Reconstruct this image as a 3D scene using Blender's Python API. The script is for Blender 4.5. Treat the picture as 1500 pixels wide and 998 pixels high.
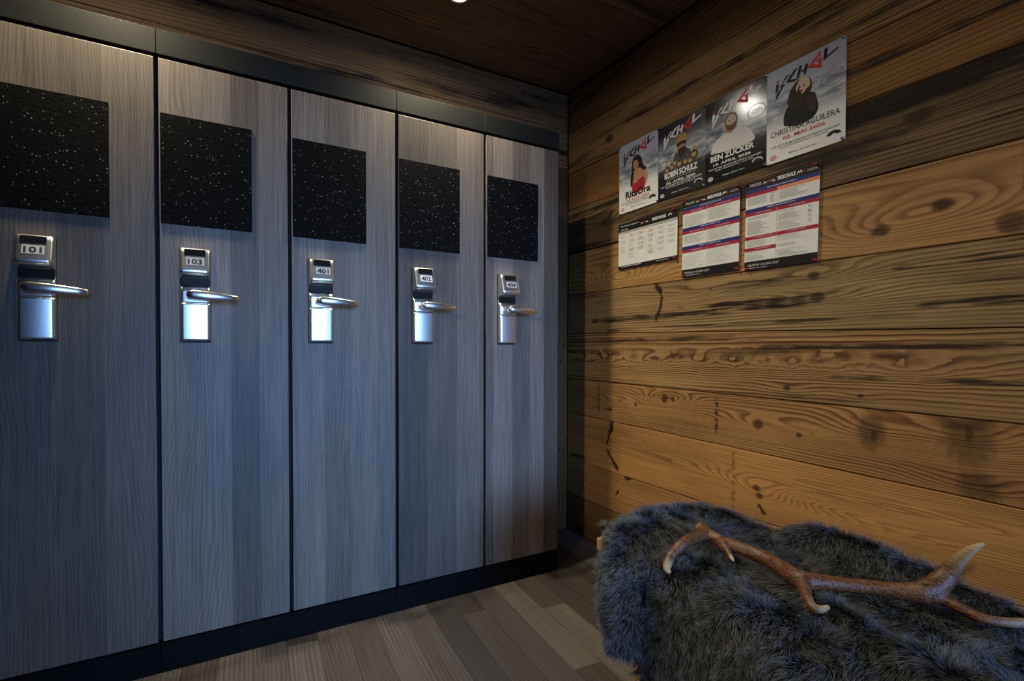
import bpy, bmesh, math, random
import numpy as np
from mathutils import Vector, Matrix
random.seed(7); RNG = np.random.default_rng(11)
R = math.radians
for o in list(bpy.data.objects): bpy.data.objects.remove(o)
scene = bpy.context.scene; COL = scene.collection

# ------------------------------------------------------------------ camera, world, lights, exposure
EYE = 0.94
cam_d = bpy.data.cameras.new('camera'); cam = bpy.data.objects.new('camera', cam_d); COL.objects.link(cam)
cam.location = (0, 0, EYE); cam.rotation_euler = (R(90 - 0.8617), 0, R(-26.533))
cam_d.sensor_width = 36; cam_d.lens = 694.23 / 1500 * 36
cam_d.shift_x = (750 - 660) / 1500; cam_d.shift_y = (524.16 - 499) / 1500
cam_d.clip_start = 0.01
scene.camera = cam

world = bpy.data.worlds.new('world'); scene.world = world; world.use_nodes = True
world.node_tree.nodes['Background'].inputs[0].default_value = (0.25, 0.4, 0.8, 1)
world.node_tree.nodes['Background'].inputs[1].default_value = 0.02

def light(name, kind, loc, energy, col, target=None, **kw):
    d = bpy.data.lights.new(name, kind); d.energy = energy; d.color = col
    for k, v in kw.items(): setattr(d, k, v)
    o = bpy.data.objects.new(name, d); COL.objects.link(o); o.location = loc
    if target is not None:
        o.rotation_euler = (Vector(target) - Vector(loc)).to_track_quat('-Z', 'Y').to_euler()
    return o
# daylight through the window in the wall behind the camera
light('window_daylight', 'AREA', (0.68, -2.46, 1.15), 8.6, (0.24, 0.48, 1.0), (0.86, 1.5, 0.55), shape='RECTANGLE', size=1.8, size_y=1.5, spread=R(44))
# ceiling lamp of the room, off to the left behind the camera
light('room_lamp', 'SPOT', (-2.4, -0.75, 2.12), 128, (1.0, 0.84, 0.60), (1.663, 1.06, 0.93), shadow_soft_size=0.05, spot_size=R(35), spot_blend=1.0)
vs = scene.view_settings
vs.view_transform = 'Standard'; vs.look = 'None'; vs.gamma = 1; vs.use_curve_mapping = False; vs.exposure = 0.9

# ------------------------------------------------------------------ measures
D = 1.596          # front plane of the lockers (y)
A = 1.6633         # face of the boarded wall (x)
BW = 1.955         # back wall (y)
CEIL = 2.272
P = 0.36339; A0 = -0.14295      # locker pitch and the seam left of the second door
XL, YR = -3.2, -2.5             # left wall and rear wall

# ------------------------------------------------------------------ helpers
def link(name, me, mat=None, parent=None, **props):
    o = bpy.data.objects.new(name, me); COL.objects.link(o)
    if mat is not None:
        for m in (mat if isinstance(mat, (list, tuple)) else [mat]): me.materials.append(m)
    if parent is not None: o.parent = parent
    for k, v in props.items(): o[k] = v
    return o
def empty(name, loc, label=None, category=None, group=None):
    o = bpy.data.objects.new(name, None); COL.objects.link(o); o.location = loc; o.empty_display_size = .05
    if label: o['label'] = label
    if category: o['category'] = category
    if group: o['group'] = group
    return o
def mesh(name, v, f, smooth=False):
    me = bpy.data.meshes.new(name); me.from_pydata([tuple(map(float, p)) for p in v], [], f); me.update()
    if smooth: me.polygons.foreach_set('use_smooth', [True] * len(me.polygons))
    return me
def poly_slab(poly, z0, z1, bev=0.0):
    """closed slab over a convex 2D polygon (ccw), top edges bevelled"""
    n = len(poly); cx = sum(p[0] for p in poly) / n; cy = sum(p[1] for p in poly) / n
    v = [(p[0], p[1], z0) for p in poly]; v += [(p[0], p[1], z1 - bev) for p in poly]; f = [tuple(reversed(range(n)))]
    for i in range(n): f.append((i, (i + 1) % n, n + (i + 1) % n, n + i))
    if bev > 0:
        for i in range(n):
            a = Vector(poly[i - 1]); b = Vector(poly[i]); c = Vector(poly[(i + 1) % n])
            d1 = (b - a).normalized(); d2 = (c - b).normalized()
            n1 = Vector((-d1.y, d1.x)); n2 = Vector((-d2.y, d2.x)); q = (n1 + n2)
            q = q / max(.3, q.dot(n1)) * bev
            v.append((b.x + q.x, b.y + q.y, z1))
        for i in range(n): f.append((n + i, n + (i + 1) % n, 2 * n + (i + 1) % n, 2 * n + i))
        f.append(tuple(range(2 * n, 3 * n)))
    else: f.append(tuple(range(n, 2 * n)))
    return v, f
def box(x0, x1, y0, y1, z0, z1, bev=0.0, seg=2):
    bm = bmesh.new(); bmesh.ops.create_cube(bm, size=1)
    for q in bm.verts: q.co = Vector(((x0 + x1) / 2 + q.co.x * (x1 - x0), (y0 + y1) / 2 + q.co.y * (y1 - y0), (z0 + z1) / 2 + q.co.z * (z1 - z0)))
    if bev: bmesh.ops.bevel(bm, geom=bm.edges[:], offset=bev, segments=seg, profile=.5, affect='EDGES')
    me = bpy.data.meshes.new('box'); bm.to_mesh(me); bm.free()
    return me
def boxes(lst):
    v, f = [], []
    for x0, x1, y0, y1, z0, z1 in lst:
        k = len(v)
        v += [(x0,y0,z0),(x1,y0,z0),(x1,y1,z0),(x0,y1,z0),(x0,y0,z1),(x1,y0,z1),(x1,y1,z1),(x0,y1,z1)]
        f += [tuple(k + i for i in q) for q in ((3,2,1,0),(4,5,6,7),(0,1,5,4),(1,2,6,5),(2,3,7,6),(3,0,4,7))]
    return mesh('boxes', v, f)
def clip(poly, ax, val, keep_less):
    out = []
    for i in range(len(poly)):
        a, b = poly[i - 1], poly[i]
        ia = (a[ax] <= val) == keep_less; ib = (b[ax] <= val) == keep_less
        if ia != ib:
            t = (val - a[ax]) / (b[ax] - a[ax]); out.append((a[0] + t * (b[0] - a[0]), a[1] + t * (b[1] - a[1])))
        if ib: out.append(b)
    return out
def tube(path, radii, seg=12, cap=True):
    path = [Vector(p) for p in path]; v, f = [], []
    up = Vector((0.13, 0.21, 1)).normalized()
    for i, p in enumerate(path):
        t = (path[min(i + 1, len(path) - 1)] - path[max(i - 1, 0)]).normalized()
        s = t.cross(up); s = s.normalized() if s.length > 1e-4 else t.orthogonal().normalized(); w = s.cross(t)
        for k in range(seg):
            a = 2 * math.pi * k / seg; v.append(p + (s * math.cos(a) + w * math.sin(a)) * radii[i])
    for i in range(len(path) - 1):
        for k in range(seg):
            f.append((i * seg + k, i * seg + (k + 1) % seg, (i + 1) * seg + (k + 1) % seg, (i + 1) * seg + k))
    if cap: f.append(tuple(reversed(range(seg)))); f.append(tuple((len(path) - 1) * seg + k for k in range(seg)))
    return v, f
def spline(pts, n):
    pts = [np.array(p, float) for p in pts]; out = []
    for i in range(len(pts) - 1):
        p0 = pts[max(i - 1, 0)]; p1 = pts[i]; p2 = pts[i + 1]; p3 = pts[min(i + 2, len(pts) - 1)]
        for k in range(n):
            t = k / n
            out.append(.5 * ((2 * p1) + (-p0 + p2) * t + (2 * p0 - 5 * p1 + 4 * p2 - p3) * t * t + (-p0 + 3 * p1 - 3 * p2 + p3) * t ** 3))
    out.append(pts[-1]); return out

# ------------------------------------------------------------------ materials
class NT:
    def __init__(s, name):
        s.mat = bpy.data.materials.new(name); s.mat.use_nodes = True; s.t = s.mat.node_tree
        s.bsdf = s.t.nodes['Principled BSDF']
    def n(s, ty, **kw):
        q = s.t.nodes.new(ty)
        for k, v in kw.items(): setattr(q, k, v)
        return q
    def put(s, sock, v):
        if isinstance(v, bpy.types.NodeSocket): s.t.links.new(v, sock)
        elif isinstance(v, (tuple, list)): sock.default_value = tuple(v) + ((1,) if len(v) == 3 and sock.type == 'RGBA' else ())
        else: sock.default_value = v
    def m(s, op, a, b=None, c=None, clamp=False):
        q = s.n('ShaderNodeMath', operation=op, use_clamp=clamp)
        for i, v in enumerate((a, b, c)):
            if v is not None: s.put(q.inputs[i], v)
        return q.outputs[0]
    def add(s, a, b): return s.m('ADD', a, b)
    def mul(s, a, b): return s.m('MULTIPLY', a, b)
    def vec(s, x, y, z=0.0):
        q = s.n('ShaderNodeCombineXYZ')
        for i, v in enumerate((x, y, z)): s.put(q.inputs[i], v)
        return q.outputs[0]
    def noise(s, v, scale=1.0, detail=2.0, rough=.5, color=False):
        q = s.n('ShaderNodeTexNoise'); s.put(q.inputs['Vector'], v); q.inputs['Scale'].default_value = scale
        q.inputs['Detail'].default_value = detail; q.inputs['Roughness'].default_value = rough
        return q.outputs['Color' if color else 'Fac']
    def mix(s, f, a, b, blend='MIX'):
        q = s.n('ShaderNodeMix', data_type='RGBA', blend_type=blend); s.put(q.inputs[0], f); s.put(q.inputs[6], a); s.put(q.inputs[7], b)
        return q.outputs[2]
    def step(s, x, lo, hi, a=0.0, b=1.0):
        q = s.n('ShaderNodeMapRange', interpolation_type='SMOOTHSTEP'); s.put(q.inputs[0], x)
        s.put(q.inputs[1], lo); s.put(q.inputs[2], hi); s.put(q.inputs[3], a); s.put(q.inputs[4], b)
        return q.outputs[0]
    def gauss(s, x, y, kx, ky, lx, ly):
        u = s.mul(s.m('SUBTRACT', x, kx), 1 / lx); w = s.mul(s.m('SUBTRACT', y, ky), 1 / ly)
        r2 = s.add(s.mul(u, u), s.mul(w, w)); return s.m('POWER', 2.71828, s.mul(r2, -1)), r2
    def out(s, col, rough=.5, height=None, dist=.002, strength=.6, **kw):
        s.put(s.bsdf.inputs['Base Color'], col); s.put(s.bsdf.inputs['Roughness'], rough)
        for k, v in kw.items(): s.put(s.bsdf.inputs[k.replace('_', ' ')], v)
        if height is not None:
            b = s.n('ShaderNodeBump'); b.inputs['Distance'].default_value = dist; b.inputs['Strength'].default_value = strength
            s.put(b.inputs['Height'], height); s.t.links.new(b.outputs[0], s.bsdf.inputs['Normal'])
        return s.mat
def plain(name, col, rough=.5, **kw): return NT(name).out(col, rough, **kw)

def wood(name, light, dark, ring=.011, ringamt=.7, stain=(.02, .016, .012), stain_amt=0.0, thr=.55, knots=(), slashes=(), marks=(),
         waves=(), seed=0.0, rough=.62, axes='XY', objrand=False, tone=.35, strips=0.0, warp=.05, fiber=.5, bump=.5, autoknots=0.0, spec=.18, randamt=.52, smears=()):
    s = NT(name); tc = s.n('ShaderNodeTexCoord'); sp = s.n('ShaderNodeSeparateXYZ'); s.t.links.new(tc.outputs['Object'], sp.inputs[0])
    x = sp.outputs[axes[0]]; y = sp.outputs[axes[1]]
    rnd = None
    if objrand:
        rnd = s.n('ShaderNodeObjectInfo').outputs['Random']
        x = s.add(x, s.mul(rnd, 53.0)); y = s.add(y, s.mul(rnd, 17.3))
    low = s.noise(s.vec(s.mul(x, 1.1), s.mul(y, 4.0), seed), 1, 2)
    mid = s.noise(s.vec(s.mul(x, 7), s.mul(y, 26), seed + 3.1), 1, 2)
    d = s.add(y, s.add(s.mul(s.m('SUBTRACT', low, .5), warp * 2), s.mul(s.m('SUBTRACT', mid, .5), .007)))
    core = None
    for (kx, ky, amp, lx, ly, cr, asp, *kst) in knots:
        g, _ = s.gauss(x, y, kx, ky, lx, ly); d = s.add(d, s.mul(g, amp))
        if cr > 0:
            wob = s.noise(s.vec(x, y, seed + 9), 60, 2); _, r2 = s.gauss(x, y, kx, ky, cr, cr * asp)
            k = s.mul(s.step(s.add(r2, s.mul(s.m('SUBTRACT', wob, .5), 1.4)), .2, 1.9, 1, 0), kst[0] if kst else .95); core = k if core is None else s.m('MAXIMUM', core, k)
    for (x0, x1, yc, hw, amp) in waves:
        w = s.m('MULTIPLY', s.step(x, x0, x0 + .15), s.step(x, x1 - .3, x1, 1, 0))
        yy = s.mul(s.m('SUBTRACT', y, yc), 1 / hw); g = s.m('POWER', 2.71828, s.mul(s.mul(yy, yy), -1))
        nz = s.noise(s.vec(s.mul(x, 11), s.mul(y, 13), seed + 5), 1, 3)
        d = s.add(d, s.mul(s.mul(g, w), s.mul(s.add(s.mul(nz, 1.6), .2), amp)))
    if autoknots > 0:
        vo = s.n('ShaderNodeTexVoronoi'); vo.inputs['Scale'].default_value = 1
        s.put(vo.inputs['Vector'], s.vec(s.mul(x, 2.6), s.mul(y, 9), seed)); dd = vo.outputs['Distance']
        g = s.m('POWER', 2.71828, s.mul(s.mul(dd, dd), -14)); d = s.add(d, s.mul(g, .03 * autoknots))
        k = s.mul(s.step(dd, .05, .11, 1, 0), autoknots); core = k if core is None else s.m('MAXIMUM', core, k)
    fr = s.m('FRACT', s.mul(d, 1 / ring))
    late = s.mul(s.step(fr, .25, .88), s.step(fr, .9, 1.0, 1, 0))
    rv = s.noise(s.vec(s.mul(x, 2), s.mul(y, 30), seed + 7), 1, 2)
    late = s.mul(late, s.step(rv, .25, .65, .35, 1.0))
    fib = s.noise(s.vec(s.mul(x, 9), s.mul(y, 620), seed + 1), 1, 2)
    fib2 = s.noise(s.vec(s.mul(x, 3.0), s.mul(y, 120), seed + 2), 1, 3)
    ton = s.noise(s.vec(s.mul(x, 1.8), s.mul(y, 9), seed + 4), 1, 3)
    c = s.mix(s.mul(late, ringamt), light, dark)
    f1 = s.add(s.mul(s.m('SUBTRACT', fib, .5), fiber), s.mul(s.m('SUBTRACT', fib2, .5), fiber * 1.5))
    tot = s.add(1.0, s.add(f1, s.mul(s.m('SUBTRACT', ton, .5), tone * 2)))
    if strips > 0:
        v1 = s.n('ShaderNodeTexVoronoi', voronoi_dimensions='1D'); v1.inputs['Scale'].default_value = strips
        s.put(v1.inputs['W'], y); cs = s.n('ShaderNodeSeparateColor'); s.t.links.new(v1.outputs['Color'], cs.inputs[0])
        tot = s.mul(tot, s.add(.52, s.mul(cs.outputs[0], .86)))
    if objrand: tot = s.mul(tot, s.add(1 - randamt / 2, s.mul(s.m('FRACT', s.mul(rnd, 91.7)), randamt)))
    c = s.mix(1.0, c, s.vec(tot, tot, tot), 'MULTIPLY')
    if stain_amt > 0:
        st = s.noise(s.vec(s.mul(x, 1.2), s.mul(y, 11), seed + 6), 1, 5, .62)
        st2 = s.noise(s.vec(s.mul(x, 4), s.mul(y, 150), seed + 8), 1, 3)
        c = s.mix(s.mul(s.step(s.add(st, s.mul(s.m('SUBTRACT', st2, .5), .22)), thr, thr + .16), stain_amt), c, stain)
    if core is not None: c = s.mix(s.mul(core, .86), c, (.016, .009, .005))
    if slashes:
        wx = s.noise(s.vec(x, y, seed + .3), 24, 3); wy = s.noise(s.vec(x, y, seed + 4.4), 24, 3); wn = s.noise(s.vec(s.mul(x, 60), s.mul(y, 30), seed), 1, 3)
    for (x1, y1, x2, y2, w) in slashes:
        ax, ay = x2 - x1, y2 - y1; L2 = ax * ax + ay * ay
        px = s.add(s.m('SUBTRACT', x, x1), s.mul(s.m('SUBTRACT', wx, .5), .030)); py = s.add(s.m('SUBTRACT', y, y1), s.mul(s.m('SUBTRACT', wy, .5), .022))
        t = s.m('MULTIPLY', s.add(s.mul(px, ax), s.mul(py, ay)), 1 / L2, clamp=True)
        ex = s.m('SUBTRACT', px, s.mul(t, ax)); ey = s.m('SUBTRACT', py, s.mul(t, ay))
        ds = s.m('SQRT', s.add(s.mul(ex, ex), s.mul(ey, ey))); we = s.mul(s.add(.25, s.mul(wn, 1.3)), w)
        c = s.mix(s.mul(s.step(s.m('DIVIDE', ds, we), .35, 1.25, 1, 0), .93), c, (.012, .008, .005))
    for (x0, x1, yc, hw, amt) in smears:
        k = s.mul(s.mul(s.step(x, x0, x0 + .1), s.step(x, x1 - .14, x1, 1, 0)), s.step(s.m('ABSOLUTE', s.m('SUBTRACT', y, yc)), hw * .3, hw, 1, 0))
        nz = s.noise(s.vec(s.mul(x, 5), s.mul(y, 110), seed + .7), 1, 4, .6); nb = s.noise(s.vec(s.mul(x, 9), s.mul(y, 16), seed + .9), 1, 3)
        c = s.mix(s.mul(s.step(s.add(s.mul(nz, .6), s.add(s.mul(nb, .4), s.mul(s.m('SUBTRACT', k, 1.0), .6))), .40, .56), amt), c, (.016, .011, .008))
    for (mx, w, y1, y2, amt) in marks:
        k = s.mul(s.step(s.m('ABSOLUTE', s.m('SUBTRACT', x, mx)), w * .3, w, 1, 0), s.mul(s.step(y, y1, y1 + .03), s.step(y, y2 - .03, y2, 1, 0)))
        nz = s.noise(s.vec(s.mul(x, 30), s.mul(y, 60), seed), 1, 3); c = s.mix(s.mul(s.mul(k, amt), s.step(nz, .35, .6)), c, (.012, .008, .006))
    h = s.add(s.mul(late, -.5), s.add(s.mul(fib2, .6), s.mul(fib, .25)))
    if core is not None: h = s.add(h, s.mul(core, -.6))
    return s.out(c, rough, h, .0022, bump, Specular_IOR_Level=spec)

M = {}
M['black_gap'] = plain('black_gap', (.006, .006, .007), .8)
M['black_board'] = (lambda s: s.out(s.mix(s.noise(s.n('ShaderNodeTexCoord').outputs['Object'], 420, 2), (.0045, .0052, .0052), (.011, .0125, .012)), .42, s.noise(s.n('ShaderNodeTexCoord').outputs['Object'], 420, 2), .0006, .35, Specular_IOR_Level=.3))(NT('black_board'))
def laminate():
    return wood('door_laminate', (.205, .166, .134), (.070, .054, .043), ring=.0085, ringamt=.42, axes='ZX', objrand=True, tone=.26, strips=11,
                warp=.09, fiber=.7, bump=.10, rough=.48, seed=2.0, spec=.28)
M['laminate'] = laminate()
M['floor'] = wood('floor_laminate', (.080, .070, .065), (.022, .019, .018), ring=.012, ringamt=.5, objrand=True, tone=.3, warp=.03, fiber=.5, bump=.12, rough=.45, seed=5.0, spec=.3, randamt=1.1)
M['ceiling'] = wood('ceiling_boards', (.19, .12, .075), (.055, .032, .02), ring=.014, ringamt=.75, objrand=True, tone=.4, warp=.07, stain_amt=.8, thr=.55, autoknots=.8, seed=8.0, rough=.7)
M['backwall'] = wood('back_wall_boards', (.23, .135, .066), (.075, .04, .019), ring=.016, ringamt=.6, tone=.4, warp=.03, stain=(.012, .011, .011), stain_amt=.95, thr=.50, seed=13.0, rough=.7)
M['corner_board'] = wood('corner_board', (.105, .052, .02), (.025, .012, .005), ring=.014, axes='ZX', warp=.02, knots=((.88, 1.62, .04, .12, .02, .008, .8), (.42, 1.61, .04, .1, .02, .01, .8)), seed=3.3, rough=.7)
M['bench'] = wood('bench_wood', (.42, .25, .10), (.25, .13, .045), ring=.01, ringamt=.5, tone=.2, axes='YX', seed=21.0, rough=.5)
M['plain_room'] = wood('room_boards', (.16, .095, .045), (.06, .032, .016), ring=.014, axes='XZ', tone=.3, strips=5, seed=31.0, rough=.7)
def speckle():
    s = NT('speckled_black'); tc = s.n('ShaderNodeTexCoord').outputs['Object']
    vo = s.n('ShaderNodeTexVoronoi'); s.put(vo.inputs['Vector'], tc); vo.inputs['Scale'].default_value = 125
    cs = s.n('ShaderNodeSeparateColor'); s.t.links.new(vo.outputs['Color'], cs.inputs[0])
    big = s.noise(tc, 9, 2)
    r = s.mul(cs.outputs[1], .30)
    k = s.mul(s.m('LESS_THAN', vo.outputs['Distance'], r), s.m('GREATER_THAN', s.add(cs.outputs[0], s.mul(big, .35)), .93))
    c = s.mix(k, (.0035, .0036, .004), s.mix(cs.outputs[2], (.10, .095, .085), (.34, .33, .30)))
    return s.out(c, .75, s.noise(tc, 160, 3), .0015, .5, Specular_IOR_Level=.06)
M['speckle'] = speckle()
M['plinth'] = plain('plinth_black', (.0035, .0037, .004), .5, Specular_IOR_Level=.12)
def steel(name, col, rough):
    s = NT(name); sp = s.n('ShaderNodeSeparateXYZ'); s.t.links.new(s.n('ShaderNodeTexCoord').outputs['Object'], sp.inputs[0])
    nz = s.noise(s.vec(s.mul(sp.outputs[0], 1500), s.mul(sp.outputs[1], 1500), s.mul(sp.outputs[2], 40)), 1, 2)
    return s.out(col, s.add(rough, s.mul(nz, .1)), nz, .0002, .15, Metallic=1.0)
M['steel'] = steel('brushed_steel', (.80, .79, .75), .25)
M['steel_lever'] = steel('lever_steel', (.74, .72, .66), .22)
M['slot'] = plain('black_glass', (.008, .009, .011), .12)
M['neck_shade'] = plain('dark_neck_shade', (.012, .010, .008), .42, Specular_IOR_Level=.12)  # near-black colour stands in for shade and dark reflection below the lock housing
M['rubber'] = plain('black_gasket', (.01, .01, .011), .6)
M['digit'] = plain('digit_ink', (.012, .012, .02), .5)
M['numtag'] = plain('white_number_tag', (.62, .63, .62), .4)
M['tag_steel'] = plain('silver_number_tag', (.46, .46, .43), .4, Metallic=.15)

# ------------------------------------------------------------------ the setting
def frame(loc, X, Y, Z):
    m = Matrix((X, Y, Z)).transposed().to_4x4(); m.translation = Vector(loc); return m
# right wall: local X runs from the back corner towards the camera, local Y up, local Z into the room
LW = BW - YR
wall_r = link('wall_right', mesh('wall', *poly_slab([(-.1, -.02), (LW, -.02), (LW, CEIL + .05), (-.1, CEIL + .05)], -.08, -.024)), M['black_gap'], kind='structure')
wall_r.matrix_world = frame((A, BW, 0), (0, -1, 0), (0, 0, 1), (-1, 0, 0))
W1 = dict(light=(.30, .165, .062), dark=(.115, .052, .017))
boards = [  # (upper seam z at X=0 and X=1.56), material settings, lowest first
    (0.0, 0.0, None),
    (.196, .155, dict(light=(.20, .105, .04), dark=(.045, .022, .01), stain_amt=.8, thr=.50, seed=1.0)),
    (.375, .340, dict(light=(.34, .17, .055), dark=(.15, .065, .02), ring=.013, ringamt=.5, tone=.5, slashes=((.40, .363, .435, .382, .012), (.345, .275, .352, .29, .009)), seed=2.3)),
    (.616, .560, dict(light=(.37, .182, .055), dark=(.15, .06, .016), ring=.0075, ringamt=.62, warp=.02, tone=.5,
        knots=((.974, .468, .06, .16, .05, .012, .9), (.984, .443, .02, .1, .03, .011, .9), (1.35, .50, .05, .3, .02, 0, 1), (1.15, .43, .05, .28, .025, 0, 1), (.6, .47, .03, .4, .03, 0, 1)),
        slashes=((.316, .603, .302, .56, .013), (.300, .56, .281, .50, .008), (.284, .468, .325, .42, .009), (.325, .42, .350, .394, .012), (.985, .41, 1.0, .388, .008)),
        smears=((-.05, .25, .40, .02, .9),), marks=((.893, .010, .36, .59, .5),), seed=4.7)),
    (.7956, .7624, dict(light=(.32, .165, .055), dark=(.095, .04, .013), ring=.0095, ringamt=.9, warp=.035, tone=.5,
        knots=((.60, .742, .045, .14, .03, .015, 1.2), (.64, .742, .02, .1, .02, .009, 1.0), (.977, .687, .05, .16, .035, .018, .9), (1.104, .67, .04, .13, .02, .009, .8), (1.288, .712, .045, .12, .05, .030, 1.6, .7), (1.295, .70, .0, .1, .05, .010, 2.2), (1.482, .722, .05, .12, .06, .044, 1.5, .65), (1.484, .735, .0, .1, .05, .010, 2.5), (1.50, .60, .04, .14, .04, .036, 1.2, .65), (.45, .70, .035, .2, .02, .007, 1), (.30, .665, .02, .1, .02, .008, 1), (1.95, .69, .05, .2, .04, .02, 1)),
        smears=((.18, .42, .665, .010, .8),), marks=((.227, .010, .63, .79, .8), (.827, .010, .62, .78, .85)), seed=6.1)),
    (1.0286, .9819, dict(light=(.31, .18, .068), dark=(.065, .026, .009), ring=.0145, ringamt=1.0, warp=.012, tone=.5, waves=((-.2, 1.65, .893, .042, .052),),
        knots=((1.068, .818, .02, .08, .02, .011, .8), (1.264, .809, .01, .06, .015, .008, .7)), stain_amt=.9, thr=.54, smears=((-.05, 1.0, .985, .022, .85), (.9, 2.6, .952, .020, .95), (1.1, 2.4, .862, .016, .9)), seed=12.6)),
    (1.229, 1.2009, dict(light=(.27, .175, .074), dark=(.065, .036, .016), ring=.011, ringamt=.85, warp=.022, tone=.6, stain=(.014, .011, .008), stain_amt=.92, thr=.52,
        knots=((1.141, 1.172, .045, .16, .03, .016, .8), (1.151, 1.103, .04, .16, .03, .020, .8), (.80, 1.17, .04, .25, .03, .005, .8)),
        slashes=((.555, 1.218, .575, 1.19, .014), (.575, 1.19, .588, 1.15, .007), (.588, 1.15, .555, 1.07, .010)), smears=((.10, 1.0, 1.085, .026, .95), (.58, 1.25, 1.098, .040, 1.0), (.2, 1.5, 1.035, .012, .85), (1.25, 2.6, 1.165, .022, .95), (1.3, 3.0, 1.06, .026, .95)), seed=9.2)),
    (1.4398, 1.4242, dict(light=(.34, .19, .07), dark=(.125, .06, .02), ring=.021, ringamt=.75, warp=.04, tone=.5,
        knots=((1.303, 1.274, .085, .17, .05, .021, .72), (1.429, 1.312, .085, .17, .05, .021, .72), (1.55, 1.239, .05, .16, .05, .028, .9, .85), (.36, 1.27, .14, .16, .06, 0, 1), (2.1, 1.33, .05, .2, .05, .02, 1)), seed=15.0)),
    (1.668, 1.6409, dict(light=(.17, .108, .05), dark=(.04, .023, .012), ring=.012, ringamt=.85, warp=.05, tone=.6, stain=(.011, .009, .008), stain_amt=.92, thr=.46,
        knots=((.25, 1.55, .05, .15, .04, .013, .8), (1.38, 1.557, .04, .2, .04, .03, .6, .8)), smears=((-.1, .6, 1.63, .03, .95), (.9, 2.6, 1.60, .025, .9), (1.0, 2.6, 1.50, .02, .9)), seed=17.7)),
    (1.8567, 1.825, dict(light=(.22, .108, .038), dark=(.075, .031, .010), ring=.012, ringamt=.7, tone=.6, stain_amt=.85, thr=.52, smears=((1.0, 3.0, 1.75, .03, .9),), seed=19.4)),
    (2.07, 2.05, dict(light=(.27, .16, .066), dark=(.075, .034, .015), ring=.013, ringamt=.8, warp=.05, tone=.6, stain_amt=.85, thr=.51, knots=((.29, 1.93, .02, .1, .03, .022, .8),), smears=((.3, 2.6, 1.97, .03, .9),), seed=23.8)),
    (CEIL - .002, CEIL - .002, dict(light=(.18, .10, .042), dark=(.040, .020, .009), ring=.016, ringamt=.9, warp=.06, tone=.6, stain_amt=.85, thr=.50, knots=((.12, 2.16, .08, .3, .05, .012, .7),), seed=27.1)),
]
offs = [0, -.001, .001, 0, -.0015, .001, 0, -.002, .001, -.001, .001, 0]
for i in range(1, len(boards)):
    l0, l1, _ = boards[i - 1]; u0, u1, kw = boards[i]
    e0 = l0 + (l1 - l0) / 1.56 * LW * .75; e1 = u0 + (u1 - u0) / 1.56 * LW * .75; g = .0014
    me = mesh('plank', *poly_slab([(.002, l0 + g), (LW - .01, e0 + g), (LW - .01, e1 - g), (.002, u0 - g)], -.022, offs[i], .0022))
    link('plank', me, wood('wall_plank_%d' % i, **kw), wall_r)

# back wall, behind and above the lockers: local X = world x, Y up, Z towards the camera
wall_b = link('wall_back', mesh('wall', *poly_slab([(0, -.02), (A - XL + .02, -.02), (A - XL + .02, CEIL + .05), (0, CEIL + .05)], -.08, -.024)), M['black_gap'], kind='structure')
wall_b.matrix_world = frame((XL, BW, 0), (1, 0, 0), (0, 0, 1), (0, -1, 0))
zz = [0, .21, .42, .64, .85, 1.06, 1.27, 1.49, 1.70, 1.885, 2.085, CEIL - .002]
for i in range(len(zz) - 1):
    x1 = A - XL - (.115 if zz[i] < 1.8 else .003)
    link('plank', mesh('plank', *poly_slab([(.003, zz[i] + .0012), (x1, zz[i] + .0012), (x1, zz[i + 1] - .0012), (.003, zz[i + 1] - .0012)], -.022, 0, .002)), M['backwall'], wall_b)
tr = link('trim_1', boxes([(A - .112, A - .003, BW - .001, BW + .022, .002, 1.884)]), M['corner_board'], kind='structure')

# ceiling: local X = world x, local Y towards the camera, local Z down
ceil = link('ceiling', mesh('ceiling', *poly_slab([(0, -.05), (A - XL + .05, -.05), (A - XL + .05, BW - YR), (0, BW - YR)], -.08, -.024)), M['black_gap'], kind='structure')
ceil.matrix_world = frame((XL, BW, CEIL), (1, 0, 0), (0, -1, 0), (0, 0, -1))
yy = [0.003, .155] + [.155 + .21 * k for k in range(1, 21)]
for i in range(len(yy) - 1):
    link('plank', mesh('plank', *poly_slab([(.003, yy[i] + .0012), (A - XL - .004, yy[i] + .0012), (A - XL - .004, min(yy[i + 1], BW - YR - .02) - .0012), (.003, min(yy[i + 1], BW - YR - .02) - .0012)], -.022, -.0005 * (i % 3), .002)), M['ceiling'], ceil)

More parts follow.
